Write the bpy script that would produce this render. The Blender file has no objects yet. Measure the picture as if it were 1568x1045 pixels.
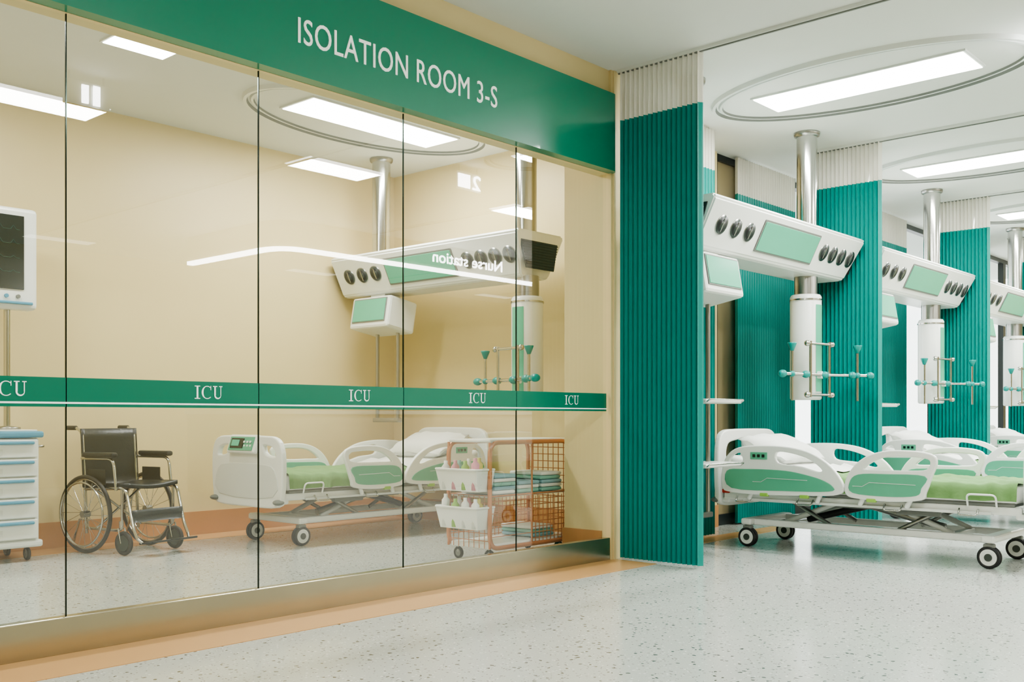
import bpy, bmesh, math, random
from mathutils import Vector, Matrix, noise
random.seed(4)
S = bpy.context.scene
CEIL = 3.45

# ---------------------------------------------------------------- materials
def lin(c):
    return tuple(((v/255)/12.92 if v/255 <= .04045 else ((v/255+.055)/1.055)**2.4) for v in c)
def mat(name, rgb, rough=.5, metal=0.0, bump=0.0, bscale=40, emit=None, es=1.0, var=0.04, coat=0.0, vscale=6):
    m = bpy.data.materials.new(name); m.use_nodes = True
    nt = m.node_tree; b = nt.nodes['Principled BSDF']
    c = lin(rgb)
    b.inputs['Roughness'].default_value = rough
    b.inputs['Metallic'].default_value = metal
    if coat: b.inputs['Coat Weight'].default_value = coat
    tc = nt.nodes.new('ShaderNodeTexCoord')
    nz = nt.nodes.new('ShaderNodeTexNoise'); nz.inputs['Scale'].default_value = vscale
    nt.links.new(tc.outputs['Object'], nz.inputs['Vector'])
    mx = nt.nodes.new('ShaderNodeMix'); mx.data_type = 'RGBA'
    mx.inputs[6].default_value = tuple(v*(1-var) for v in c)+(1,)
    mx.inputs[7].default_value = tuple(min(1, v*(1+var)) for v in c)+(1,)
    nt.links.new(nz.outputs['Fac'], mx.inputs[0])
    nt.links.new(mx.outputs[2], b.inputs['Base Color'])
    if bump:
        n2 = nt.nodes.new('ShaderNodeTexNoise'); n2.inputs['Scale'].default_value = bscale
        nt.links.new(tc.outputs['Object'], n2.inputs['Vector'])
        bp = nt.nodes.new('ShaderNodeBump'); bp.inputs['Strength'].default_value = bump; bp.inputs['Distance'].default_value = .01
        nt.links.new(n2.outputs['Fac'], bp.inputs['Height']); nt.links.new(bp.outputs['Normal'], b.inputs['Normal'])
    if emit:
        b.inputs['Emission Color'].default_value = lin(emit)+(1,)
        b.inputs['Emission Strength'].default_value = es
    return m

M = {}
M['wall'] = mat('wall_beige', (224, 206, 157), .42, bump=.03, var=.02)
M['base'] = mat('baseboard_orange', (192, 140, 90), .4)
M['strip'] = mat('floor_strip_orange', (204, 160, 108), .3)
M['white'] = mat('white_plastic', (234, 237, 233), .28, var=.02)
M['whitem'] = mat('white_metal', (218, 222, 218), .35, var=.02)
M['grey'] = mat('grey_plastic', (120, 124, 120), .45)
M['ceil'] = mat('ceiling_white', (222, 225, 220), .7, var=.015)
M['green'] = mat('green_gloss', (8, 128, 102), .3, coat=.4, var=.02)
M['stripe'] = mat('green_film', (10, 118, 94), .35)
M['curt'] = mat('curtain_green', (14, 142, 134), .42)
M['bedg'] = mat('bed_green_panel', (92, 172, 140), .3)
M['screen'] = mat('screen_green', (84, 170, 140), .2, emit=(74, 160, 125), es=.25)
M['teal'] = mat('teal_plastic', (8, 140, 134), .35)
M['chrome'] = mat('chrome', (190, 190, 186), .18, metal=1)
M['steel'] = mat('brushed_steel', (160, 160, 156), .28, metal=1)
M['dark'] = mat('dark_rubber', (34, 36, 38), .5)
M['black'] = mat('black_vinyl', (26, 36, 42), .36, bump=.15, bscale=60)
M['gray_disc'] = mat('socket_grey', (60, 70, 66), .3)
M['frame'] = mat('dark_window_frame', (36, 42, 42), .4)
M['joint'] = mat('glass_edge', (24, 42, 36), .15, metal=.7)
M['sill'] = mat('sill_metal', (176, 170, 150), .2, metal=.9)
M['blanket'] = mat('green_blanket', (110, 148, 92), .85, bump=.3, bscale=25, vscale=5, var=.18)
M['sheet'] = mat('white_sheet', (232, 234, 230), .85, bump=.25, bscale=12)
M['copper'] = mat('copper_wire', (206, 142, 104), .35, metal=.55)
M['linen'] = mat('blue_linen', (150, 186, 198), .85, bump=.2)
M['mint'] = mat('mint_linen', (140, 190, 178), .85, bump=.2)
M['blue'] = mat('blue_plastic', (84, 150, 180), .35)
M['pink'] = mat('pink_plastic', (225, 155, 172), .4)
M['yellow'] = mat('yellow_plastic', (225, 215, 110), .4)
M['lime'] = mat('lime_plastic', (150, 196, 88), .4)
M['red'] = mat('red_plastic', (190, 45, 35), .4)
M['scrn_dark'] = mat('dark_screen', (18, 34, 33), .12)
M['trace'] = mat('screen_trace', (60, 110, 95), .4)
M['light'] = mat('light_diffuser', (255, 255, 250), .5, emit=(255, 253, 247), es=10)
M['light2'] = mat('light_diffuser_dim', (255, 255, 250), .5, emit=(255, 253, 247), es=2.2)
M['strip_l'] = mat('light_strip', (255, 255, 250), .5, emit=(255, 253, 248), es=30)
M['ltxt'] = mat('lit_letters', (255, 255, 255), .5, emit=(255, 255, 255), es=30)
M['txt'] = mat('white_letters', (245, 248, 245), .5, emit=(245, 248, 245), es=.2)
M['desk'] = mat('desk_panel', (214, 205, 186), .4)
M['bronze'] = mat('bronze_panel', (176, 162, 128), .3, metal=.2)

def mesh_net():
    m = mat('curtain_net', (230, 228, 218), .8)
    nt = m.node_tree; b = nt.nodes['Principled BSDF']; out = nt.nodes['Material Output']
    tr = nt.nodes.new('ShaderNodeBsdfTransparent'); mx = nt.nodes.new('ShaderNodeMixShader')
    mx.inputs[0].default_value = .88
    nt.links.new(tr.outputs[0], mx.inputs[1]); nt.links.new(b.outputs[0], mx.inputs[2]); nt.links.new(mx.outputs[0], out.inputs[0])
    return m
M['net'] = mesh_net()

def glass_mat(name, base):
    m = bpy.data.materials.new(name); m.use_nodes = True
    nt = m.node_tree; nt.nodes.clear()
    out = nt.nodes.new('ShaderNodeOutputMaterial')
    tr = nt.nodes.new('ShaderNodeBsdfTransparent'); tr.inputs[0].default_value = (.95, .98, .96, 1)
    gl = nt.nodes.new('ShaderNodeBsdfGlossy'); gl.inputs['Roughness'].default_value = 0.0
    lw = nt.nodes.new('ShaderNodeLayerWeight'); lw.inputs[0].default_value = .5
    p = nt.nodes.new('ShaderNodeMath'); p.operation = 'POWER'; p.inputs[1].default_value = 4.0
    a = nt.nodes.new('ShaderNodeMath'); a.operation = 'MULTIPLY_ADD'; a.inputs[1].default_value = .9; a.inputs[2].default_value = base
    mx = nt.nodes.new('ShaderNodeMixShader')
    nt.links.new(lw.outputs['Facing'], p.inputs[0]); nt.links.new(p.outputs[0], a.inputs[0]); nt.links.new(a.outputs[0], mx.inputs[0])
    nt.links.new(tr.outputs[0], mx.inputs[1]); nt.links.new(gl.outputs[0], mx.inputs[2]); nt.links.new(mx.outputs[0], out.inputs[0])
    return m
M['glass'] = glass_mat('clear_glass', .12)
M['wglass'] = glass_mat('window_glass', .06)

def floor_mat():
    m = bpy.data.materials.new('terrazzo_vinyl'); m.use_nodes = True
    nt = m.node_tree; b = nt.nodes['Principled BSDF']; L = nt.links.new
    tc = nt.nodes.new('ShaderNodeTexCoord')
    nzd = nt.nodes.new('ShaderNodeTexNoise'); nzd.inputs['Scale'].default_value = 30
    L(tc.outputs['Object'], nzd.inputs['Vector'])
    add = nt.nodes.new('ShaderNodeVectorMath'); add.operation = 'MULTIPLY_ADD'; add.inputs[1].default_value = (.03, .03, 0)
    L(nzd.outputs['Color'], add.inputs[0]); L(tc.outputs['Object'], add.inputs[2])
    n3 = nt.nodes.new('ShaderNodeTexNoise'); n3.inputs['Scale'].default_value = 120; n3.inputs['Detail'].default_value = 4
    L(tc.outputs['Object'], n3.inputs['Vector'])
    mm = nt.nodes.new('ShaderNodeMix'); mm.data_type = 'RGBA'
    mm.inputs[6].default_value = lin((180, 184, 179))+(1,); mm.inputs[7].default_value = lin((200, 205, 200))+(1,)
    L(n3.outputs['Fac'], mm.inputs[0]); cur = mm.outputs[2]
    for sc, th, sel, c in [(30, .23, .68, (92, 94, 92)), (60, .24, .6, (134, 133, 127)), (48, .24, .6, (226, 229, 225)), (17, .13, .62, (70, 70, 69))]:
        v = nt.nodes.new('ShaderNodeTexVoronoi'); v.inputs['Scale'].default_value = sc
        L(add.outputs[0], v.inputs['Vector'])
        lt = nt.nodes.new('ShaderNodeMath'); lt.operation = 'LESS_THAN'; lt.inputs[1].default_value = th
        L(v.outputs['Distance'], lt.inputs[0])
        sp = nt.nodes.new('ShaderNodeSeparateColor'); L(v.outputs['Color'], sp.inputs[0])
        gt = nt.nodes.new('ShaderNodeMath'); gt.operation = 'GREATER_THAN'; gt.inputs[1].default_value = sel
        L(sp.outputs[0], gt.inputs[0])
        mu = nt.nodes.new('ShaderNodeMath'); mu.operation = 'MULTIPLY'; L(lt.outputs[0], mu.inputs[0]); L(gt.outputs[0], mu.inputs[1])
        mx = nt.nodes.new('ShaderNodeMix'); mx.data_type = 'RGBA'
        L(mu.outputs[0], mx.inputs[0]); L(cur, mx.inputs[6]); mx.inputs[7].default_value = lin(c)+(1,)
        cur = mx.outputs[2]
    L(cur, b.inputs['Base Color'])
    b.inputs['Roughness'].default_value = .16
    return m
M['floor'] = floor_mat()

# ---------------------------------------------------------------- mesh builder
class MB:
    def __init__(s): s.v = []; s.f = []; s.fm = []; s.fs = []; s.mats = []
    def mi(s, k):
        m = M[k]
        if m not in s.mats: s.mats.append(m)
        return s.mats.index(m)
    def raw(s, vs, fs, k, smooth=False, mx=None):
        o = len(s.v); i = s.mi(k)
        for v in vs:
            v = Vector(v)
            s.v.append(mx @ v if mx else v)
        for f in fs:
            s.f.append([o+a for a in f]); s.fm.append(i); s.fs.append(smooth)
    def bm(s, bm, k, smooth=False, mx=None):
        bm.verts.index_update()
        s.raw([v.co.copy() for v in bm.verts], [[v.index for v in f.verts] for f in bm.faces], k, smooth, mx); bm.free()
    def box(s, c, d, k, bev=0, rot=None, mx=None, seg=2, fn=None, cuts=0):
        b = bmesh.new(); bmesh.ops.create_cube(b, size=1)
        for v in b.verts: v.co = Vector((v.co.x*d[0], v.co.y*d[1], v.co.z*d[2]))
        if bev: bmesh.ops.bevel(b, geom=b.edges[:], offset=bev, segments=seg, affect='EDGES', profile=.5)
        if cuts:
            for i in range(1, cuts):
                bmesh.ops.bisect_plane(b, geom=b.verts[:]+b.edges[:]+b.faces[:], plane_co=(-d[0]/2+d[0]*i/cuts, 0, 0), plane_no=(1, 0, 0))
        X = Matrix.Translation(c)
        if rot is not None: X = X @ rot
        if mx: X = mx @ X
        if fn:
            for v in b.verts: v.co = Vector(fn(X @ v.co))
            X = None
        s.bm(b, k, bool(cuts), X)
    def bb(s, x0, x1, y0, y1, z0, z1, k, bev=0):
        s.box(((x0+x1)/2, (y0+y1)/2, (z0+z1)/2), (abs(x1-x0), abs(y1-y0), abs(z1-z0)), k, bev)
    def tube(s, pts, r, k, seg=8, closed=False, r2=None):
        pts = [Vector(p) for p in pts]; n = len(pts)
        if n < 2: return
        tang = []
        for i in range(n):
            if closed: t = pts[(i+1) % n]-pts[i-1]
            else: t = pts[min(i+1, n-1)]-pts[max(i-1, 0)]
            tang.append(t.normalized())
        t0 = tang[0]; up = Vector((0, 0, 1)) if abs(t0.z) < .9 else Vector((1, 0, 0))
        nrm = (up-t0*up.dot(t0)).normalized()
        vs = []
        for i in range(n):
            t = tang[i]; nrm = (nrm-t*nrm.dot(t)).normalized(); bn = t.cross(nrm)
            rr = r if r2 is None else r+(r2-r)*i/(n-1)
            for j in range(seg):
                a = 2*math.pi*j/seg
                vs.append(pts[i]+(nrm*math.cos(a)+bn*math.sin(a))*rr)
        fs = []
        for i in range(n if closed else n-1):
            for j in range(seg):
                a = i*seg+j; b = i*seg+(j+1) % seg; c = ((i+1) % n)*seg+(j+1) % seg; d = ((i+1) % n)*seg+j
                fs.append([a, b, c, d])
        s.raw(vs, fs, k, True)
        if not closed:
            s.raw(vs[:seg], [list(range(seg))[::-1]], k); s.raw(vs[-seg:], [list(range(seg))], k)
    def cyl(s, p0, p1, r, k, seg=20, r2=None): s.tube([p0, p1], r, k, seg, r2=r2)
    def lathe(s, prof, k, c=(0, 0, 0), seg=24, mx=None):
        vs = []; n = len(prof)
        for r, z in prof:
            for j in range(seg):
                a = 2*math.pi*j/seg; vs.append((c[0]+r*math.cos(a), c[1]+r*math.sin(a), c[2]+z))
        fs = [[i*seg+j, i*seg+(j+1) % seg, (i+1)*seg+(j+1) % seg, (i+1)*seg+j] for i in range(n-1) for j in range(seg)]
        s.raw(vs, fs, k, True, mx)
    def torus(s, c, ax, R, r, k, seg=36, ms=8):
        ax = Vector(ax).normalized(); u = ax.orthogonal().normalized(); w = ax.cross(u)
        s.tube([Vector(c)+(u*math.cos(2*math.pi*i/seg)+w*math.sin(2*math.pi*i/seg))*R for i in range(seg)], r, k, ms, True)
    def ell(s, c, d, k, mx=None):
        b = bmesh.new(); bmesh.ops.create_uvsphere(b, u_segments=20, v_segments=12, radius=1)
        for v in b.verts: v.co = Vector((v.co.x*d[0]+c[0], v.co.y*d[1]+c[1], v.co.z*d[2]+c[2]))
        s.bm(b, k, True, mx)
    def panel(s, loops, th, k, mx, bev=.004):
        cu = bpy.data.curves.new('tmp', 'CURVE'); cu.dimensions = '2D'; cu.fill_mode = 'BOTH'
        cu.extrude = max(th/2-bev, .0005); cu.bevel_depth = bev; cu.bevel_resolution = 1
        for lp in loops:
            sp = cu.splines.new('POLY'); sp.points.add(len(lp)-1)
            for p, q in zip(sp.points, lp): p.co = (q[0], q[1], 0, 1)
            sp.use_cyclic_u = True
        s.curve(cu, k, mx)
    def curve(s, cu, k, mx, fit=None):
        o = bpy.data.objects.new('tmp', cu); S.collection.objects.link(o)
        bpy.context.view_layer.update()
        dg = bpy.context.evaluated_depsgraph_get()
        me = bpy.data.meshes.new_from_object(o.evaluated_get(dg))
        vs = [v.co.copy() for v in me.vertices]
        if fit and vs:
            x0 = min(v.x for v in vs); x1 = max(v.x for v in vs); y0 = min(v.y for v in vs); y1 = max(v.y for v in vs)
            vs = [Vector(((v.x-x0)/(x1-x0)*fit[0], (v.y-y0)/(y1-y0)*fit[1], v.z)) for v in vs]
        s.raw(vs, [list(p.vertices) for p in me.polygons], k, False, mx)
        bpy.data.objects.remove(o); bpy.data.meshes.remove(me)
    def text(s, t, w, h, k, mx, off=0.0, ext=.002, sp=1.0):
        cu = bpy.data.curves.new('t', 'FONT'); cu.body = t; cu.extrude = ext; cu.offset = off; cu.resolution_u = 4; cu.space_character = sp
        s.curve(cu, k, mx, (w, h))
    def obj(s, name, loc=(0, 0, 0), rz=0):
        me = bpy.data.meshes.new(name); me.from_pydata([tuple(v) for v in s.v], [], s.f)
        for m in s.mats: me.materials.append(m)
        for p, i, sm in zip(me.polygons, s.fm, s.fs): p.material_index = i; p.use_smooth = sm
        me.update()
        o = bpy.data.objects.new(name, me); S.collection.objects.link(o); o.location = loc; o.rotation_euler[2] = rz
        return o
def dup(o, loc, rz=None):
    n = o.copy(); n.location = loc; S.collection.objects.link(n)
    if rz is not None: n.rotation_euler[2] = rz
    return n
def cr(pts, n=5, closed=True):
    out = []; N = len(pts)
    P = [Vector((*p, 0)) if len(p) == 2 else Vector(p) for p in pts]
    rng = range(N) if closed else range(N-1)
    for i in rng:
        if closed: a, b, c, d = P[i-1], P[i], P[(i+1) % N], P[(i+2) % N]
        else: a, b, c, d = P[max(i-1, 0)], P[i], P[i+1], P[min(i+2, N-1)]
        for j in range(n):
            t = j/n
            out.append(.5*((2*b)+(c-a)*t+(2*a-5*b+4*c-d)*t*t+(3*b-a-3*c+d)*t**3))
    if not closed: out.append(P[-1])
    return out
def fil(pts, r, n=5, closed=False):
    P = [Vector(p) for p in pts]; N = len(P); out = []
    for i in range(N):
        if not closed and i in (0, N-1): out.append(P[i]); continue
        a, b, c = P[i-1], P[i], P[(i+1) % N]
        u = (a-b); w = (c-b); rr = min(r, u.length*.49, w.length*.49); u.normalize(); w.normalize()
        s0 = b+u*rr; s1 = b+w*rr
        for j in range(n+1):
            t = j/n; out.append((1-t)**2*s0+2*t*(1-t)*b+t*t*s1)
    return out
def rrect(x0, x1, y0, y1, r, n=5):
    return [(p.x, p.y) for p in fil([(x0, y0, 0), (x1, y0, 0), (x1, y1, 0), (x0, y1, 0)], r, n, True)]
XZ = Matrix(((1, 0, 0, 0), (0, 0, -1, 0), (0, 1, 0, 0), (0, 0, 0, 1)))
YZ = Matrix(((0, 0, 1, 0), (1, 0, 0, 0), (0, 1, 0, 0), (0, 0, 0, 1)))
RX = Matrix(((-1, 0, 0, 0), (0, 0, 1, 0), (0, 1, 0, 0), (0, 0, 0, 1)))   # text facing +y
T = Matrix.Translation

def slab(name, x0, x1, y0, y1, z0, z1, k, bev=0):
    m = MB(); c = ((x0+x1)/2, (y0+y1)/2, (z0+z1)/2)
    m.box((0, 0, 0), (x1-x0, y1-y0, z1-z0), k, bev); return m.obj(name, c)

# ---------------------------------------------------------------- shell
slab('floor', -4.2, 19.2, -6.2, 8.1, -.1, 0, 'floor')
slab('ceiling', -4.2, 19.2, -6.2, 8.1, CEIL, CEIL+.1, 'ceil')
slab('wall_back', -.1, 7.05, 7.85, 7.97, 0, CEIL, 'wall')
slab('wall_isolation_left', -.12, 0, 4.42, 7.85, 0, CEIL, 'wall')
slab('wall_isolation_right', 6.95, 7.07, 4.70, 7.85, 0, CEIL, 'wall')
m = MB(); m.bb(5.812, 5.92, 4.28, 4.70, 0, CEIL, 'wall'); m.bb(5.92, 7.07, 4.59, 4.70, 0, CEIL, 'wall'); m.obj('wall_pier')
slab('wall_front', 0, 5.812, 4.30, 4.40, 2.72, CEIL, 'wall')
slab('wall_front_left', -4.1, 0, 4.30, 4.42, 0, CEIL, 'wall')
slab('wall_ward', 7.07, 8.25, 4.87, 5.0, 0, CEIL, 'wall')
slab('wall_left', -4.2, -4.1, -6.1, 4.42, 0, CEIL, 'wall')
slab('wall_rear', -4.2, 19.2, -6.2, -6.1, 0, CEIL, 'wall')
slab('wall_right', 19.1, 19.2, -6.1, 5.0, 0, CEIL, 'wall')
slab('baseboard_back', 0, 6.95, 7.835, 7.85, 0, .2, 'base')
slab('baseboard_isolation_right', 6.935, 6.95, 4.72, 7.835, 0, .2, 'base')
slab('baseboard_isolation_left', 0, .015, 4.42, 7.835, 0, .2, 'base')
m = MB(); m.bb(5.80, 5.812, 4.36, 4.70, 0, .2, 'base'); m.bb(5.80, 6.935, 4.70, 4.712, 0, .2, 'base'); m.obj('baseboard_pier')
slab('baseboard_ward', 7.07, 8.25, 4.855, 4.87, 0, .2, 'base')
slab('trim_floor_corridor', -4.1, 5.86, 3.93, 4.285, 0, .003, 'strip')
slab('trim_floor_isolation', 0.02, 6.93, 7.5, 7.83, 0, .003, 'strip')
slab('trim_floor_ward', 5.93, 19.0, 4.30, 4.50, 0, .003, 'strip')
slab('trim_sill', 0, 5.81, 4.285, 4.34, 0, .158, 'sill', .004)
slab('trim_pier_cap', 5.835, 5.93, 4.270, 4.28, 0, CEIL, 'wall', .003)

# glass partition
m = MB()
xs = [5.808-.96*i for i in range(7)]
for i in range(6):
    a, b = xs[i+1]+.003, xs[i]-.003
    m.raw([(a, 4.315, .158), (b, 4.315, .158), (b, 4.315, 2.722), (a, 4.315, 2.722)], [[0, 1, 2, 3]], 'glass')
for x in xs[1:]:
    m.bb(x-.0022, x+.0022, 4.311, 4.319, .158, 2.722, 'joint')
m.raw([(0.05, 4.311, 1.047), (5.80, 4.311, 1.047), (5.80, 4.311, 1.172), (.05, 4.311, 1.172)], [[0, 1, 2, 3]], 'stripe')
m.raw([(0.05, 4.309, 1.060), (5.80, 4.309, 1.060), (5.80, 4.309, 1.068), (.05, 4.309, 1.068)], [[0, 1, 2, 3]], 'txt')
def icu(mb, x0, z0, h, y):
    mx = T((x0, y, z0)) @ XZ
    def R(a, b, c, d): mb.raw([(a, c, 0), (b, c, 0), (b, d, 0), (a, d, 0)], [[0, 1, 2, 3]], 'txt', False, mx)
    R(.016, .025, 0, h); R(.006, .035, 0, .004); R(.006, .035, h-.004, h)
    cx, cy, ro = .072, h/2, h/2
    A = [math.radians(48+i*(264/20)) for i in range(21)]
    vs = []
    for a in A:
        wi = .0035+.006*max(0, -math.cos(a))
        vs.append((cx+ro*.95*math.cos(a), cy+ro*math.sin(a), 0)); vs.append((cx+(ro*.95-wi)*math.cos(a), cy+(ro-.0035)*math.sin(a), 0))
    mb.raw(vs, [[2*i, 2*i+1, 2*i+3, 2*i+2] for i in range(20)], 'txt', False, mx)
    R(.090, .093, h*.68, h)
    R(.110, .118, h*.3, h); R(.103, .126, h-.004, h); R(.143, .147, h*.3, h); R(.136, .154, h-.004, h)
    vs = []
    for i in range(13):
        a = math.pi+math.pi*i/12; vs.append((.1285+.0185*math.cos(a), h*.3+h*.3*math.sin(a), 0)); vs.append((.1305+.0135*math.cos(a), h*.3+(h*.3-.006)*math.sin(a), 0))
    mb.raw(vs, [[2*i, 2*i+1, 2*i+3, 2*i+2] for i in range(12)], 'txt', False, mx)
for k in range(-2, 4): icu(m, 2.648-.08+.92*k, 1.090, .062, 4.309)
m.obj('glass_partition')

# header sign
m = MB()
prof = [(-4.05, 4.299), (-4.05, 4.225)]+[(5.77+.06*math.sin(a), 4.285-.06*math.cos(a)) for a in [i*math.pi/20 for i in range(11)]]+[(5.811, 4.299)]
n = len(prof)
m.raw([(x, y, 2.722) for x, y in prof]+[(x, y, 3.262) for x, y in prof], [[i, (i+1) % n, n+(i+1) % n, n+i] for i in range(1, n-1)], 'green', True)
m.raw([(x, y, 2.722) for x, y in prof], [list(range(n))], 'green'); m.raw([(x, y, 3.262) for x, y in prof], [list(range(n))], 'green')
m.text('ISOLATION ROOM 3-S', 1.47, .130, 'txt', T((3.10, 4.2225, 2.885)) @ XZ, off=0, sp=1.06)
o = m.obj('isolation_room_sign')

# windows of the ward
def window(name, x0, x1, mull):
    m = MB(); y0, y1 = 4.90, 4.98
    m.bb(x0, x1, y0, y1, 0, .10, 'frame'); m.bb(x0, x1, y0, y1, CEIL-.06, CEIL, 'frame')
    for x in mull: m.bb(x-.03, x+.03, y0, y1, .1, CEIL-.06, 'frame')
    m.raw([(x0, 4.94, .1), (x1, 4.94, .1), (x1, 4.94, CEIL-.06), (x0, 4.94, CEIL-.06)], [[0, 1, 2, 3]], 'wglass')
    m.obj(name)
window('window_1', 8.25, 10.9, [8.28, 8.72, 9.81, 10.87])
window('window_2', 10.9, 13.9, [10.93, 12.28, 12.86, 13.87])
window('window_3', 13.9, 16.9, [13.93, 15.0, 15.9, 16.87])
window('window_4', 16.9, 19.1, [16.93, 18.0, 19.07])
m = MB(); m.bb(8.31, 8.69, 4.93, 4.95, .1, CEIL-.06, 'bronze'); m.obj('trim_window_panel')

# curtains
def curtain(name, p0, p1, per=.0385, amp=.022, z0=.02):
    m = MB(); p0 = Vector((*p0, 0)); p1 = Vector((*p1, 0)); d = p1-p0; Lg = d.length; d.normalize(); nn = Vector((d.y, -d.x, 0))
    npl = max(3, int(Lg/per)); sub = 14; st = npl*sub
    zs = [z0, 1.2, 2.4, 3.09, 3.43]
    mid = (p0+p1)/2
    rows = []
    for z in zs:
        row = []
        for i in range(st+1):
            t = i/st; ph = (i/sub)*2*math.pi
            a = math.cos(ph); off = amp*a; sh = -.0050*math.sin(2*ph)
            row.append(p0+d*(Lg*t+sh)+nn*off+Vector((0, 0, z))-mid)
        rows.append(row)
    for r in range(len(zs)-1):
        vs = rows[r]+rows[r+1]; n = st+1
        m.raw(vs, [[i, i+1, n+i+1, n+i] for i in range(st)], 'net' if r == len(zs)-2 else 'curt', True)
    return m.obj(name, mid)
SP = 2.97
for k in range(4):
    x = 5.86+SP*k
    curtain('privacy_curtain', (x, 3.575), (x, 4.240))
for k in range(3):
    curtain('privacy_curtain', (8.47+SP*k, 4.80), (9.62+SP*k, 4.80), .045)
curtain('privacy_curtain', (6.3, 4.50), (7.55, 4.50), .045)

for k in range(5):
    x = 5.86+SP*k
    m = MB(); m.bb(-.018, .018, -7.0, 2.25, -.022, 0, 'whitem'); m.bb(-.006, .006, -7.0, 2.25, -.03, -.022, 'grey'); m.obj('trim_curtain_rail_%d' % k, (x, 2.0, CEIL))

# ceiling lights
def lamp(o, sx, sy, w):
    l = bpy.data.lights.new('lamp', 'AREA'); l.shape = 'RECTANGLE'; l.size = sx; l.size_y = sy; l.energy = w; l.color = (1, .985, .95)
    q = bpy.data.objects.new('lamp', l); S.collection.objects.link(q); q.parent = o; q.location = (0, 0, -.035)
def oval_light(name, cx, cy, rz, w=70):
    m = MB()
    def ring(a0, b0, z0, a1, b1, z1, k):
        n = 72
        vs = [(a0*math.cos(2*math.pi*i/n), b0*math.sin(2*math.pi*i/n), z0) for i in range(n)]+[(a1*math.cos(2*math.pi*i/n), b1*math.sin(2*math.pi*i/n), z1) for i in range(n)]
        m.raw(vs, [[i, (i+1) % n, n+(i+1) % n, n+i] for i in range(n)], k, True)
    ring(1.20, .65, 0, 1.19, .64, -.03, 'whitem'); ring(1.19, .64, -.03, 1.165, .615, -.03, 'whitem'); ring(1.165, .615, -.03, 1.155, .605, -.008, 'grey')
    ring(1.155, .605, -.008, 1.14, .59, -.008, 'whitem'); ring(1.14, .59, -.008, 1.13, .58, -.022, 'whitem'); ring(1.13, .58, -.022, 1.11, .56, -.022, 'whitem'); ring(1.11, .56, -.022, 1.105, .555, -.006, 'grey')
    n = 72
    m.raw([(1.105*math.cos(2*math.pi*i/n), .555*math.sin(2*math.pi*i/n), -.006) for i in range(n)], [list(range(n))], 'ceil')
    m.bb(-.79, .79, -.215, .215, -.02, -.006, 'whitem'); m.bb(-.77, .77, -.2, .2, -.024, -.02, 'light')
    o = m.obj(name, (cx, cy, CEIL), rz)
    lamp(o, 1.5, .38, w)
    return o
def rect_light(cx, cy, sx, sy, w, k='light'):
    m = MB(); m.bb(-sx/2-.015, sx/2+.015, -sy/2-.015, sy/2+.015, -.012, 0, 'whitem'); m.bb(-sx/2, sx/2, -sy/2, sy/2, -.016, -.012, k)
    o = m.obj('ceiling_panel_light', (cx, cy, CEIL))
    if w: lamp(o, sx*.95, sy*.95, w)
for k in range(4): oval_light('oval_ceiling_light', 7.24+SP*k, 3.07, math.pi/2, 85)
oval_light('oval_ceiling_light', 5.54, 6.5, 0, 66)
rect_light(3.37, 6.3, .42, .2, 25)
rect_light(1.6, 6.3, .9, .4, 45)
for x in (-2.3, .55, 3.44, 6.27, 9.12, 12.0, 15.0): rect_light(x, .69, .9, .4, 58)
for x in (-2.3, 2.0, 6.27, 10.5, 15.0): rect_light(x, -5.3, .9, .25, 0, 'light2')

# bay number signs hung in the corridor (seen mirrored in the glass)
for (x, y, t, w, bw) in ((7.10, 1.67, '2', .11, .16), (3.36, 1.53, '1', .05, .05)):
    m = MB()
    m.text(t, w, .14, 'ltxt', T((.07+w, .012, -.07)) @ RX, off=0, ext=.004)
    m.box((-bw/2+.04, 0, 0), (bw, .02, .13), 'ltxt', .003)
    m.box((.03, -.008, 0), (.34, .014, .18), 'whitem', .004)
    for q in (-.10, .15): m.bb(q, q+.01, -.014, -.004, .085, .148, 'steel')
    m.obj('bay_number_sign', (x, y, 3.30))

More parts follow.
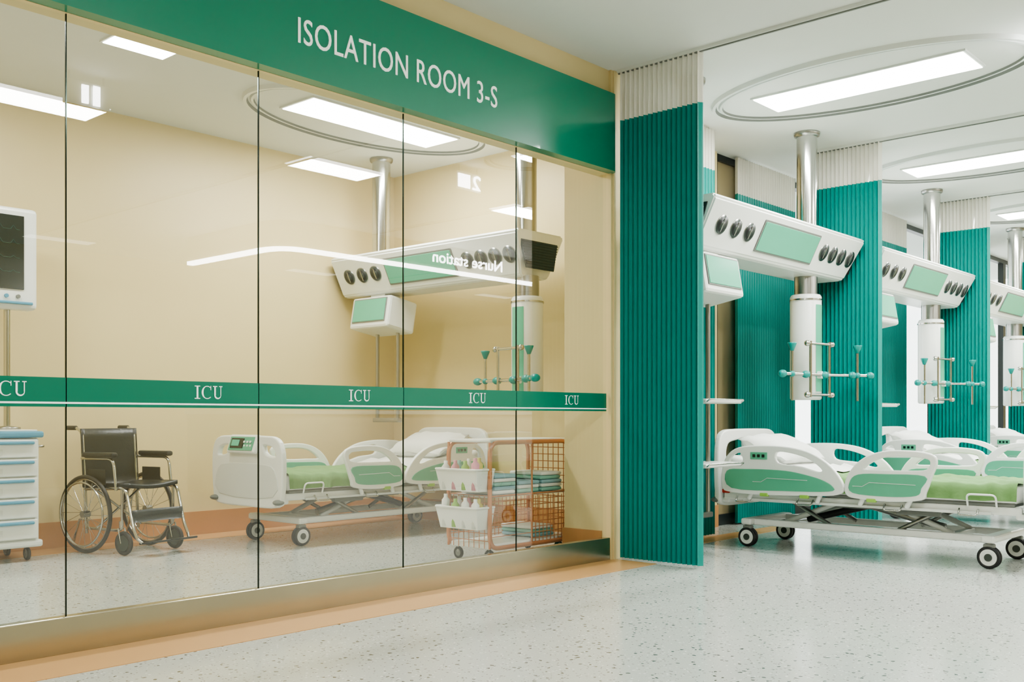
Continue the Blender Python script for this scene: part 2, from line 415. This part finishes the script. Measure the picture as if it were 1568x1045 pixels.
# ---------------------------------------------------------------- hospital bed
def caster(m, x, y, r=.075):
    for s in (-1, 1):
        yy = y+s*.018
        m.torus((x, yy, r), (0, 1, 0), r-.012, .0125, 'dark', 28, 8)
        m.cyl((x, yy-.009, r), (x, yy+.009, r), r-.016, 'white', 24)
        m.cyl((x, yy+s*.006, r), (x, yy+s*.014, r), r*.34, 'gray_disc', 16)
    m.box((x, y, r*2+.0), (.07, .05, .03), 'grey', .008)
    m.cyl((x, y, r*2), (x, y, r*2+.05), .018, 'steel', 12)
def bend(p): return (p[0], p[1], p[2]+max(0, p[0]-.22)*.20)
def bed():
    m = MB(); FX = -1.165
    for sx in (-1, 1):
        for sy in (-1, 1): caster(m, sx*.89, sy*.31)
        m.box((sx*.89, 0, .195), (.09, .70, .05), 'white', .015)
        m.box((sx*.60, 0, .185), (.06, .52, .04), 'whitem', .008)
    for sy in (-1, 1):
        m.box((0, sy*.26, .19), (1.74, .06, .05), 'white', .012)
        m.tube([(-.62, sy*.20, .20), (-.15, sy*.20, .395)], .02, 'whitem', 10)
        m.tube([(.62, sy*.20, .20), (.15, sy*.20, .395)], .02, 'whitem', 10)
        m.tube([(-.25, sy*.23, .20), (-.62, sy*.23, .395)], .016, 'steel', 10)
        m.tube([(.25, sy*.23, .20), (.62, sy*.23, .395)], .016, 'steel', 10)
        m.box((-.04, sy*.40, .395), (2.16, .045, .055), 'white', .012)
        m.box((-.04, sy*.435, .375), (1.8, .02, .02), 'whitem', .004)
        for x in (-.8, -.3, .35, .85): m.tube(fil([(x-.06, sy*.44, .40), (x-.06, sy*.475, .36), (x+.06, sy*.475, .36), (x+.06, sy*.44, .40)], .02), .006, 'chrome', 6)
        m.tube(fil([(-.98, sy*.46, .42), (-.98, sy*.485, .50), (-.80, sy*.485, .50), (-.80, sy*.46, .42)], .03), .007, 'white', 6)
        m.box((-.42, sy*.30, .34), (.3, .05, .04), 'grey', .01)
    m.cyl((-.5, 0, .22), (.15, 0, .37), .028, 'steel', 12); m.cyl((.5, .08, .22), (-.05, .08, .37), .026, 'dark', 12)
    m.box((.1, 0, .36), (.34, .36, .06), 'grey', .015)
    for x in (-.95, -.5, 0, .5, .95): m.box((x, 0, .41), (.06, .82, .03), 'whitem', .005)
    m.box((-.04, 0, .437), (2.08, .84, .03), 'grey', .01, fn=bend, cuts=20)
    for ex in (FX-.02, 1.10):
        for sy in (-1, 1): m.ell((ex, sy*.43, .36), (.045, .045, .022), 'grey')
    m.box((1.04, 0, .36), (.1, .84, .04), 'white', .015); m.box((FX+.035, 0, .36), (.1, .84, .04), 'white', .015)
    m.box((-.05, 0, .50), (2.10, .86, .12), 'sheet', .035, seg=4, fn=bend, cuts=24)
    nx, ny = 110, 48; vs = []
    X0b, X1b = -1.10, .30
    for i in range(nx+1):
        x = X0b+(X1b-X0b)*i/nx
        for j in range(ny+1):
            q = -1+2*j/ny; a = abs(q); s = 1 if q > 0 else -1
            if a < .74: y = q/.74*.41; z = .568+.004*math.cos(q*3)
            else:
                t = (a-.74)/.26; th = min(1, t*2.2)*math.pi/2
                y = s*(.41+.035*math.sin(th)+.006*t); z = .568-.03*(1-math.cos(th))-.10*max(0, t-.15)
            nz = noise.noise(Vector((x*5, y*6, 1.7)))*.016+noise.noise(Vector((x*13+y*9, y*5-x*3, 4)))*.016
            fade = max(0, (a-.70)/.3)
            fold = (.020*noise.noise(Vector((x*26, a*2.5, 7*s)))+.008*noise.noise(Vector((x*9, a, 2*s))))*fade
            vs.append(bend((x, y+s*(abs(nz)*.4+fold+.008), z+nz*(1-fade*.7)+.007)))
    fs = [[i*(ny+1)+j, (i+1)*(ny+1)+j, (i+1)*(ny+1)+j+1, i*(ny+1)+j+1] for i in range(nx) for j in range(ny)]
    m.raw(vs, fs, 'blanket', True)
    vs2 = []
    for i in range(13):
        x = .24+.2*i/12
        for j in range(ny+1):
            p = vs[(nx-4)*(ny+1)+j]; q = -1+2*j/ny
            b0 = bend((x, 0, 0))[2]-bend((X1b-(X1b-X0b)*4/nx, 0, 0))[2]
            vs2.append((x, p[1]*1.012, p[2]+b0+.010+.006*noise.noise(Vector((x*9, q*6, 0)))))
    m.raw(vs2, [[i*(ny+1)+j, (i+1)*(ny+1)+j, (i+1)*(ny+1)+j+1, i*(ny+1)+j+1] for i in range(12) for j in range(ny)], 'sheet', True)
    b = bmesh.new(); bmesh.ops.create_cube(b, size=2); bmesh.ops.subdivide_edges(b, edges=b.edges[:], cuts=11, use_grid_fill=True)
    for v in b.verts:
        u, w, z = v.co.x, v.co.y, v.co.z
        k = (1-abs(u)**3.5)**.5*(1-abs(w)**3.5)**.5 if abs(u) < 1 and abs(w) < 1 else 0
        pin = 1-.07*(1-abs(w)*abs(u))
        v.co = Vector((u*.21*pin, w*.35*pin, z*.08*(k*.9+.1)+noise.noise(Vector((u*2.5, w*4, z)))*.02))
    m.bm(b, 'sheet', True, T((.76, 0, .755)) @ Matrix.Rotation(math.radians(-22), 4, 'Y'))
    zf = lambda L: [(x, z if z < .47 else .47+(z-.47)*.93) for x, z in L]
    for sy in (-1, 1):
        for (out, holes, grn, ctrl) in [
            ([(1.0, .47), (1.0, .60), (.96, .72), (.86, .79), (.66, .81), (.44, .80), (.27, .755), (.13, .66), (.04, .53), (.07, .46), (.3, .44), (.7, .43), (.94, .44)],
             [[(.55, .772), (.42, .765), (.28, .718), (.185, .64), (.22, .612), (.36, .650), (.54, .675)], [(.955, .655), (.92, .735), (.85, .762), (.82, .69), (.88, .655)]],
             [(.96, .60), (.80, .62), (.52, .62), (.36, .60), (.20, .56), (.11, .51), (.14, .475), (.5, .462), (.92, .467)], (.69, .715)),
            ([(.01, .47), (.01, .56), (-.05, .67), (-.15, .75), (-.29, .79), (-.48, .79), (-.59, .765), (-.61, .71), (-.58, .62), (-.54, .50), (-.51, .45), (-.3, .43), (-.06, .44)],
             [[(-.11, .65), (-.19, .725), (-.30, .760), (-.48, .760), (-.575, .738), (-.555, .66), (-.40, .645), (-.25, .645)]],
             [(-.02, .55), (-.08, .61), (-.28, .62), (-.54, .615), (-.515, .53), (-.48, .475), (-.28, .46), (-.04, .475)], None)]:
            mx = T((0, sy*.495, 0)) @ XZ
            m.panel([cr(zf(out), 4)]+[cr(zf(h), 4) for h in holes], .032, 'white', mx, .008)
            m.panel([cr(zf(grn), 4)], .042, 'bedg', mx, .003)
            if ctrl:
                m.box((ctrl[0], sy*.513, ctrl[1]), (.14, .008, .055), 'bedg', .003)
                for q in (-.038, 0, .038): m.box((ctrl[0]+q, sy*.518, ctrl[1]), (.022, .004, .022), 'scrn_dark')
            gx = (.5 if ctrl else -.28)
            m.tube([(gx-.2, sy*.518, .545), (gx+.12, sy*.518, .55), (gx+.17, sy*.518, .52), (gx+.24, sy*.518, .52)], .002, 'whitem', 4)
        for x in (.2, .75, -.12, -.45):
            m.tube([(x, sy*.485, .47), (x+.05, sy*.46, .385)], .017, 'white', 8)
        for x in (.3, -.2, .62): m.box((x+.03, sy*.50, .425), (.07, .03, .028), 'lime', .008)
    m.box((1.03, .40, .43), (.08, .05, .03), 'red', .006); m.box((1.03, -.40, .43), (.08, .05, .03), 'red', .006)
    for X, top, sx in ((1.075, .90, 1), (FX, .85, -1)):
        d = top-.85
        out = [(-.40, .33), (-.455, .42), (-.47, .62), (-.455, .76+d), (-.39, .835+d), (-.22, .85+d), (.22, .85+d), (.39, .835+d), (.455, .76+d), (.47, .62), (.455, .42), (.40, .33), (0, .32)]
        if sx == 1: holes = [[(-.36, .68), (-.34, .80), (-.2, .835), (-.06, .835), (-.06, .70), (-.2, .67)], [(.36, .68), (.34, .80), (.2, .835), (.06, .835), (.06, .70), (.2, .67)]]
        else: holes = [[(-.40, .70), (-.37, .775), (-.28, .80), (-.22, .79), (-.24, .73), (-.3, .70)], [(.40, .70), (.37, .775), (.28, .80), (.22, .79), (.24, .73), (.3, .70)]]
        m.panel([cr(out, 4)]+[cr(h, 4) for h in holes], .045, 'white', T((X, 0, 0)) @ YZ, .012)
        m.panel([cr([(-.36, .40), (-.38, .60), (-.2, .64), (.2, .64), (.38, .60), (.36, .40)], 3)], .055, 'whitem', T((X, 0, 0)) @ YZ, .004)
    mx = Matrix.Rotation(math.radians(18), 4, 'Y'); D = FX+1.075
    m.box((-1.10+D, .02, .795), (.04, .38, .15), 'white', .014, rot=mx); m.box((-1.123+D, .02, .80), (.008, .32, .11), 'bedg', .002, rot=mx)
    m.box((-1.128+D, .07, .803), (.006, .17, .08), 'scrn_dark', .001, rot=mx); m.box((-1.132+D, .09, .806), (.004, .10, .05), 'screen', .001, rot=mx)
    for q in (-.11, -.07, -.03):
        for zz in (.785, .815): m.box((-1.129+D, q, zz), (.006, .022, .016), 'white', .001, rot=mx)
    return m
bd = bed().obj('hospital_bed', (7.47, 3.06, 0), math.pi/2)
for k in (1, 2, 3): dup(bd, (7.47+SP*k, 3.06, 0))
dup(bd, (5.74, 6.88, 0), 0)

# ---------------------------------------------------------------- ceiling pendant bridge
def pendant(Lh, pl, pr, top, low=.28, shelves=(1.12, .66), mo=.14):
    m = MB(); bot = top-.35
    prof = [(-.25, top), (-.265, top-.03), (-.11, bot), (-.08, bot-.015), (.22, bot-.015), (.25, bot+.01), (.33, top-.03), (.31, top)]
    n = len(prof)
    vs = [(-Lh, y, z) for y, z in prof]+[(Lh-(.10*(top-z)/.35), y, z) for y, z in prof]
    b = bmesh.new(); bv = [b.verts.new(v) for v in vs]
    for i in range(n): b.faces.new([bv[i], bv[(i+1) % n], bv[n+(i+1) % n], bv[n+i]])
    b.faces.new(bv[:n][::-1]); b.faces.new(bv[n:])
    bmesh.ops.recalc_face_normals(b, faces=b.faces[:])
    bmesh.ops.bevel(b, geom=b.edges[:], offset=.012, segments=2, affect='EDGES')
    m.bm(b, 'white')
    for sx, e in ((-1, -Lh-.003), (1, Lh-.03)):
        m.panel([[(-.20, top-.06), (.27, top-.06), (.22, bot+.05), (-.12, bot+.05)]], .016, 'frame', T((e, 0, 0)) @ YZ, .002)
        for i in range(10): m.box((e+sx*.010, .045, bot+.06+i*.022), (.008, .34+.012*i, .006), 'dark')
    p0 = Vector((0, -.265, top-.03)); p1 = Vector((0, -.11, bot)); dn = (p1-p0).normalized()
    nrm = Vector((0, dn.z, -dn.y)).normalized()
    if nrm.y > 0: nrm = -nrm
    F = T((p0+p1)/2) @ Matrix(((1, 0, nrm.x, 0), (0, -dn.y, nrm.y, 0), (0, -dn.z, nrm.z, 0), (0, 0, 0, 1)))
    sc = Lh/1.27
    for x in (-1.06, -.86, -.66, .60, .77, .94, 1.11):
        x *= sc
        for r0, h, k in ((.074, .004, 'steel'), (.068, .007, 'gray_disc'), (.052, .010, 'dark'), (.030, .012, 'gray_disc')):
            m.lathe([(r0, -.002), (r0, h), (0, h)], k, seg=24, mx=F @ T((x, 0, 0)))
        m.box((0, 0, .012), (.012, .10, .006), 'steel', .002, mx=F @ T((x, 0, 0)))
    m.panel([rrect(-.50*sc, .44*sc, -.125, .125, .012)], .016, 'grey', F, .002)
    m.panel([rrect(-.485*sc, .425*sc, -.11, .11, .01)], .024, 'screen', F, .002)
    for x in (pl, pr):
        m.cyl((x, .02, top-.01), (x, .02, CEIL-.004), .086, 'chrome', 28)
        m.lathe([(.086, 0), (.105, .01), (.11, .03), (.11, .04)], 'steel', (x, .02, CEIL-.042), 28)
    x = pr
    m.cyl((x, .03, bot-.17), (x, .03, bot), .098, 'steel', 28)
    m.lathe([(0, 0), (.12, 0), (.132, .012), (.132, .88), (.12, .90), (0, .90)], 'white', (x, .03, bot-1.07), 36)
    vs = []; A = [math.radians(-116+i*5.4) for i in range(11)]
    for a in A:
        for z in (bot-1.0, bot-.26): vs.append((x+.135*math.cos(a), .03+.135*math.sin(a), z))
    m.raw(vs, [[2*i, 2*i+2, 2*i+3, 2*i+1] for i in range(10)], 'screen', True)
    m.lathe([(.138, 0), (.138, .012)], 'chrome', (x, .03, bot-.22), 36)
    zc = bot-.86
    def ivpole(px, py, z0, z1):
        m.cyl((px, py, z0), (px, py, z1), .011, 'chrome', 8)
        m.lathe([(.011, 0), (.014, .0), (.038, .06), (.038, .068), (0, .068)], 'teal', (px, py, z1), 14)
    e1 = Vector((x-.52, -.02, zc)); e2 = Vector((x+.42, -.36, zc)); c = Vector((x, -.14, zc))
    m.tube([c, e1], .014, 'chrome'); m.tube([c, e2], .014, 'chrome')
    for e in (e1, e2, c, c.lerp(e1, .45), c.lerp(e2, .6)): m.ell(e, (.045, .034, .032), 'teal')
    for q in (c.lerp(e1, .78), c.lerp(e2, .72)): ivpole(q.x, q.y, zc-.22, zc+.19); m.ell((q.x, q.y, zc), (.026, .026, .026), 'teal')
    for dz in (-.17, .26):
        m.tube([(x-.24, -.10, zc+dz), (x+.10, -.16, zc+dz)], .013, 'chrome'); m.ell((x-.24, -.10, zc+dz), (.026, .026, .026), 'chrome'); m.ell((x+.1, -.16, zc+dz), (.026, .026, .026), 'chrome')
    for xx, yy in ((x-.2, -.11), (x+.06, -.155)): m.cyl((xx, yy, zc-.19), (xx, yy, zc+.28), .012, 'chrome', 8)
    m.box((x, -.10, zc), (.10, .08, .06), 'white', .01)
    xm = pl+mo
    m.cyl((xm, .03, bot-.12), (xm, .03, bot), .05, 'steel', 20)
    m.box((xm, .03, bot-.03), (.2, .2, .03), 'white', .01)
    R = Matrix.Rotation(math.radians(-10), 4, 'X')
    H = T((xm, .0, bot-.215)) @ R
    m.box((0, 0, 0), (.54, .34, .30), 'white', .024, mx=H)
    m.box((0, -.172, .015), (.46, .012, .225), 'grey', .003, mx=H); m.box((0, -.175, .015), (.44, .014, .205), 'screen', .003, mx=H)
    for dx in (-.14, .15): m.cyl((xm+dx, .05, low), (xm+dx, .05, bot-.34), .018, 'steel', 12)
    for z in shelves:
        m.box((xm-.02, -.04, z), (.50, .30, .03), 'white', .008)
        m.tube(fil([(xm-.26, -.18, z-.01), (xm-.26, -.215, z+.012), (xm+.22, -.215, z+.012), (xm+.22, -.18, z-.01)], .02), .006, 'chrome', 6)
    m.box((xm, .05, low), (.36, .06, .04), 'steel', .008)
    return m
pd = pendant(1.27, -1.14, .72, 2.575).obj('medical_pendant', (7.51, 3.96, 0))
for k in (1, 2, 3): dup(pd, (7.51+SP*k, 3.96, 0))
pendant(1.19, -.78, 1.04, 2.52, low=.98, shelves=(), mo=.05).obj('medical_pendant', (6.345, 6.59, 0), -math.pi/2)

# ---------------------------------------------------------------- wheelchair (faces -y)
def wheelchair():
    m = MB(); W = .265
    for s in (-1, 1):
        X = s*.285; c = Vector((X, 0, .29))
        m.torus(c, (1, 0, 0), .275, .015, 'dark', 48, 10); m.torus(c, (1, 0, 0), .257, .007, 'chrome', 48, 6)
        m.torus(c+Vector((s*.035, 0, 0)), (1, 0, 0), .235, .008, 'chrome', 44, 8)
        for i in range(6):
            a = i*math.pi/3; m.tube([c+Vector((s*.035, .235*math.cos(a), .235*math.sin(a))), c+Vector((0, .255*math.cos(a), .255*math.sin(a)))], .004, 'chrome', 5)
        m.cyl(c-Vector((.03, 0, 0)), c+Vector((.03, 0, 0)), .025, 'steel', 14)
        for i in range(20):
            a = i*math.pi/10; q = (-1)**i*.02
            m.tube([c+Vector((q, .02*math.cos(a+.5), .02*math.sin(a+.5))), c+Vector((0, .255*math.cos(a), .255*math.sin(a)))], .002, 'chrome', 4)
        xf = s*(W-.03)
        m.tube(fil([(xf, .19, .93), (xf, .10, .90), (xf, .07, .50), (xf, .05, .14)], .06), .012, 'chrome')
        m.tube([(xf, .17, .925), (xf, .27, .925)], .017, 'dark', 10)
        m.tube(fil([(xf, .07, .47), (xf, -.38, .49), (xf, -.46, .20), (xf, -.50, .13)], .06), .012, 'chrome')
        m.tube(fil([(xf, .05, .18), (xf, -.34, .18), (xf, -.34, .48)], .05), .011, 'chrome')
        m.tube(fil([(xf+s*.02, .08, .70), (xf+s*.02, -.27, .70), (xf+s*.02, -.30, .47)], .06), .011, 'chrome')
        m.box((xf+s*.02, -.12, .727), (.06, .34, .04), 'black', .016)
        m.box((xf+s*.015, -.08, .56), (.006, .20, .12), 'black', .002)
        m.torus((xf, -.36, .09), (1, 0, 0), .072, .017, 'dark', 26, 8); m.cyl((xf-.012, -.36, .09), (xf+.012, -.36, .09), .058, 'gray_disc', 20)
        for q in (-.028, .028): m.tube([(xf+q, -.36, .09), (xf+q, -.33, .20)], .006, 'chrome', 6)
        m.cyl((xf, -.33, .19), (xf, -.33, .25), .016, 'chrome', 10)
        m.box((s*.125, -.56, .10), (.17, .15, .015), 'black', .006, rot=Matrix.Rotation(math.radians(-8), 4, 'X'))
        m.tube([(xf, -.50, .13), (xf-s*.02, -.53, .10)], .011, 'chrome')
        m.tube([(s*(-.2), -.02, .18), (s*.2, -.02, .46)], .010, 'chrome')
        m.tube([(xf, .02, .24), (xf, .13, .24), (xf, .20, .06)], .008, 'chrome')
    def sling(P, nx, ny, th, k):
        vs = [P(i/nx, j/ny) for i in range(nx+1) for j in range(ny+1)]
        fs = [[i*(ny+1)+j, (i+1)*(ny+1)+j, (i+1)*(ny+1)+j+1, i*(ny+1)+j+1] for i in range(nx) for j in range(ny)]
        N = len(vs); d = Vector(th)
        vs += [tuple(Vector(v)+d) for v in vs]; fs2 = fs+[[a+N for a in f][::-1] for f in fs]
        for i in range(nx): fs2 += [[i*(ny+1), (i+1)*(ny+1), (i+1)*(ny+1)+N, i*(ny+1)+N], [i*(ny+1)+ny, (i+1)*(ny+1)+ny, (i+1)*(ny+1)+ny+N, i*(ny+1)+ny+N]]
        for j in range(ny): fs2 += [[j, j+1, j+1+N, j+N], [nx*(ny+1)+j, nx*(ny+1)+j+1, nx*(ny+1)+j+1+N, nx*(ny+1)+j+N]]
        m.raw(vs, fs2, k, True)
    sling(lambda u, v: ((u-.5)*.47, .10-.49*v, .485-.022*math.sin(u*math.pi)+.012*v), 14, 6, (0, 0, .03), 'black')
    sling(lambda u, v: ((u-.5)*.50, .075+.03*v+.035*math.sin(u*math.pi), .48+.44*v), 14, 6, (0, -.016, 0), 'black')
    sling(lambda u, v: ((u-.5)*.46, -.44+.02*math.sin(u*math.pi), .24+.09*v), 10, 2, (0, -.008, 0), 'black')
    return m
wheelchair().obj('wheelchair', (3.79, 7.44, 0), math.radians(12))

# ---------------------------------------------------------------- linen cart
def linen_cart():
    m = MB(); x0, x1, y0, y1 = 0, .86, 0, .40
    for x in (.05, .80):
        for y in (.05, .35):
            m.torus((x, y, .045), (1, 0, 0) if x < .1 else (0, 1, 0), .033, .012, 'dark', 20, 8); m.cyl((x-.008, y, .045), (x+.008, y, .045), .03, 'grey', 14)
            m.cyl((x, y, .05), (x, y, .11), .01, 'steel', 10)
    for y in (y0, y1):
        m.tube(fil([(x0, y, .10), (x1, y, .10), (x1, y, .83), (x0, y, .83)], .09, 6, True), .016, 'copper', 10, True)
        for i in range(0, 10):
            x = .44+.42*i/10
            m.tube([(x, y, .11), (x, y, .44)], .0032, 'copper', 5)
        for i in range(1, 9):
            z = .10+.36*i/9; m.tube([(.44 if i % 2 else 0, y, z), (x1, y, z)], .0032, 'copper', 5)
        m.tube([(.44, y, .10), (.44, y, .83)], .007, 'copper', 8)
        m.tube([(0, y, .46), (x1, y, .46)], .006, 'copper', 6)
        m.tube([(0, y, .10), (0, y, .83)], .009, 'copper', 8)
    for i in range(1, 14):
        z = .10+.73*i/14; m.tube([(x1, y0, z), (x1, y1, z)], .0035, 'copper', 5)
        if z < .5: m.tube([(0, y0, z), (0, y1, z)], .003, 'copper', 5)
    for i in range(1, 8):
        y = y1*i/8; m.tube([(x1, y, .10), (x1, y, .83)], .0035, 'copper', 5)
        m.tube([(0, y, .10), (0, y, .46)], .003, 'copper', 5)
    m.box((.43, .20, .840), (.86, .40, .024), 'white', .01); m.box((.43, .20, .112), (.84, .38, .035), 'white', .008)
    m.box((.43, .20, .455), (.84, .38, .014), 'white', .004)
    for z in (.235, .495):
        vs = [(-.13, 0, z+.15), (.05, 0, z+.15), (.05, .40, z+.15), (-.13, .40, z+.15), (-.10, .02, z), (.04, .02, z), (.04, .38, z), (-.10, .38, z)]
        vi = [(-.12, .01, z+.15), (.04, .01, z+.15), (.04, .39, z+.15), (-.12, .39, z+.15), (-.09, .03, z+.01), (.03, .03, z+.01), (.03, .37, z+.01), (-.09, .37, z+.01)]
        fs = [[0, 1, 5, 4], [1, 2, 6, 5], [2, 3, 7, 6], [3, 0, 4, 7], [4, 5, 6, 7]]
        m.raw(vs+vi, fs+[[a+8 for a in f] for f in fs]+[[0, 1, 9, 8], [1, 2, 10, 9], [2, 3, 11, 10], [3, 0, 8, 11]], 'white')
        m.tube(fil([(-.135, .0, z+.15), (.055, 0, z+.15), (.055, .40, z+.15), (-.135, .40, z+.15)], .02, 4, True), .008, 'white', 8, True)
        cols = ['pink', 'yellow', 'lime', 'white', 'pink', 'mint', 'white'] if z > .4 else ['white', 'yellow', 'white', 'pink', 'lime', 'white', 'white']
        for i, c in enumerate(cols):
            bx = -.085+.085*(i % 2); by = .055+.048*i
            h = random.uniform(.18, .215)
            m.lathe([(0, 0), (.028, 0), (.029, h-.03), (.014, h-.01), (.014, h+.012), (0, h+.012)], c, (bx, by, z+.01), 12)
    for (z, xs_, h) in ((.463, (.20, .46, .71), 5), (.132, (.62,), 3)):
        for X in xs_:
            for i in range(h if X != .46 else h-2):
                k = ('linen', 'mint', 'sheet')[(i+int(X*10)) % 3]
                m.box((X+random.uniform(-.01, .01), .20, z+.016+i*.028), (.23, .32, .026), k, .011)
    return m
linen_cart().obj('linen_cart', (5.10, 4.78, 0))

# ---------------------------------------------------------------- drawer cart with monitor
def drawer_cart():
    m = MB(); w, d = .64, .46
    for x in (-w/2+.06, w/2-.06):
        for y in (-d/2+.06, d/2-.06):
            m.torus((x, y, .05), (1, 0, 0), .036, .013, 'dark', 20, 8); m.cyl((x-.01, y, .05), (x+.01, y, .05), .034, 'grey', 14); m.cyl((x, y, .05), (x, y, .12), .012, 'steel', 10)
    m.box((0, 0, .125), (w+.04, d+.04, .05), 'whitem', .015)
    m.box((0, 0, .50), (w, d, .72), 'white', .015)
    m.box((0, 0, .885), (w+.05, d+.05, .045), 'blue', .014); m.box((0, 0, .912), (w-.02, d-.02, .012), 'white', .004)
    zs = [.155, .30, .445, .59, .72, .855]
    for i in range(5):
        a, b = zs[i]+.006, zs[i+1]-.006
        m.box((0, -d/2-.012, (a+b)/2), (w-.04, .028, b-a), 'white', .006)
        m.box((0, -d/2-.036, b-.022), (w-.10, .03, .022), 'blue', .008)
        m.box((0, -d/2-.028, (a+b)/2-.02), (.12, .004, .035), 'whitem')
    m.tube(fil([(w/2+.01, -.15, .80), (w/2+.07, -.15, .80), (w/2+.07, .15, .80), (w/2+.01, .15, .80)], .03), .010, 'chrome')
    return m
drawer_cart().obj('medical_drawer_cart', (2.80, 7.48, 0))
m = MB()
m.cyl((0, 0, -.85), (0, 0, 0), .022, 'chrome', 16); m.lathe([(0, 0), (.09, 0), (.09, .015), (.03, .025), (0, .025)], 'steel', (0, 0, -.85), 20)
m.box((-.10, -.02, .36), (.56, .13, .72), 'white', .03, seg=3); m.box((-.13, -.09, .40), (.42, .012, .52), 'scrn_dark', .003)
for i, z in enumerate((.56, .46, .36, .26)):
    pts = [(-.31+.36*j/40, -.098, z+.03*math.exp(-((j % 10-5)/1.2)**2)*(1 if i < 2 else .5)) for j in range(41)]
    m.tube(pts, .001, 'trace', 4)
for i in range(5): m.cyl((-.28+.08*i, -.085, .09), (-.28+.08*i, -.10, .09), .014, 'blue' if i % 2 else 'grey', 14)
m.box((-.10, -.095, .045), (.48, .02, .02), 'blue', .006)
m.obj('patient_monitor', (3.0, 7.5, 1.768))

# ---------------------------------------------------------------- nurse station (across the corridor; seen mirrored in glass)
m = MB()
X0, X1, Y0, Y1 = 7.38, 13.0, -3.9, -1.8
path = fil([(X0, Y0, 0), (X0, Y1, 0), (X1, Y1, 0)], .45, 10)
def sweep(off, z0, z1, th, k):
    P = path; n = len(P); vs = []
    for i in range(n):
        t = (P[min(i+1, n-1)]-P[max(i-1, 0)]).normalized(); nn = Vector((-t.y, t.x, 0))
        a = P[i]+nn*off; b = P[i]+nn*(off-th)
        vs += [(a.x, a.y, z0), (a.x, a.y, z1), (b.x, b.y, z1), (b.x, b.y, z0)]
    fs = [[i*4+j, i*4+(j+1) % 4, (i+1)*4+(j+1) % 4, (i+1)*4+j] for i in range(n-1) for j in range(4)]+[[0, 1, 2, 3], [4*n-4, 4*n-3, 4*n-2, 4*n-1]]
    m.raw(vs, fs, k)
sweep(0, 3.12, CEIL, .12, 'desk'); sweep(.012, 3.075, 3.12, .10, 'strip_l')
sweep(0, 0, 1.05, .06, 'desk'); sweep(.05, 1.05, 1.10, .45, 'white'); sweep(-.06, .0, .72, .03, 'desk'); sweep(-.09, .72, .76, .6, 'white')
m.text('Nurse station', 1.45, .16, 'ltxt', T((11.40, -1.797, 3.20)) @ RX, off=.01)
m.obj('nurse_station')

# ---------------------------------------------------------------- world & camera
w = bpy.data.worlds.new('World'); S.world = w; w.use_nodes = True
bg = w.node_tree.nodes['Background']; bg.inputs[0].default_value = (.96, .99, 1, 1); bg.inputs[1].default_value = 3.8
cam = bpy.data.cameras.new('camera'); co = bpy.data.objects.new('camera', cam); S.collection.objects.link(co)
cam.sensor_width = 36; cam.lens = 35.93; cam.shift_y = .0752; cam.clip_start = .05
co.location = (0, 0, 1.0); co.rotation_euler = (math.pi/2, 0, math.radians(41.9-90))
S.camera = co
S.view_settings.view_transform = 'AgX'
try: S.view_settings.look = 'AgX - Medium High Contrast'
except Exception: pass
S.view_settings.exposure = .14
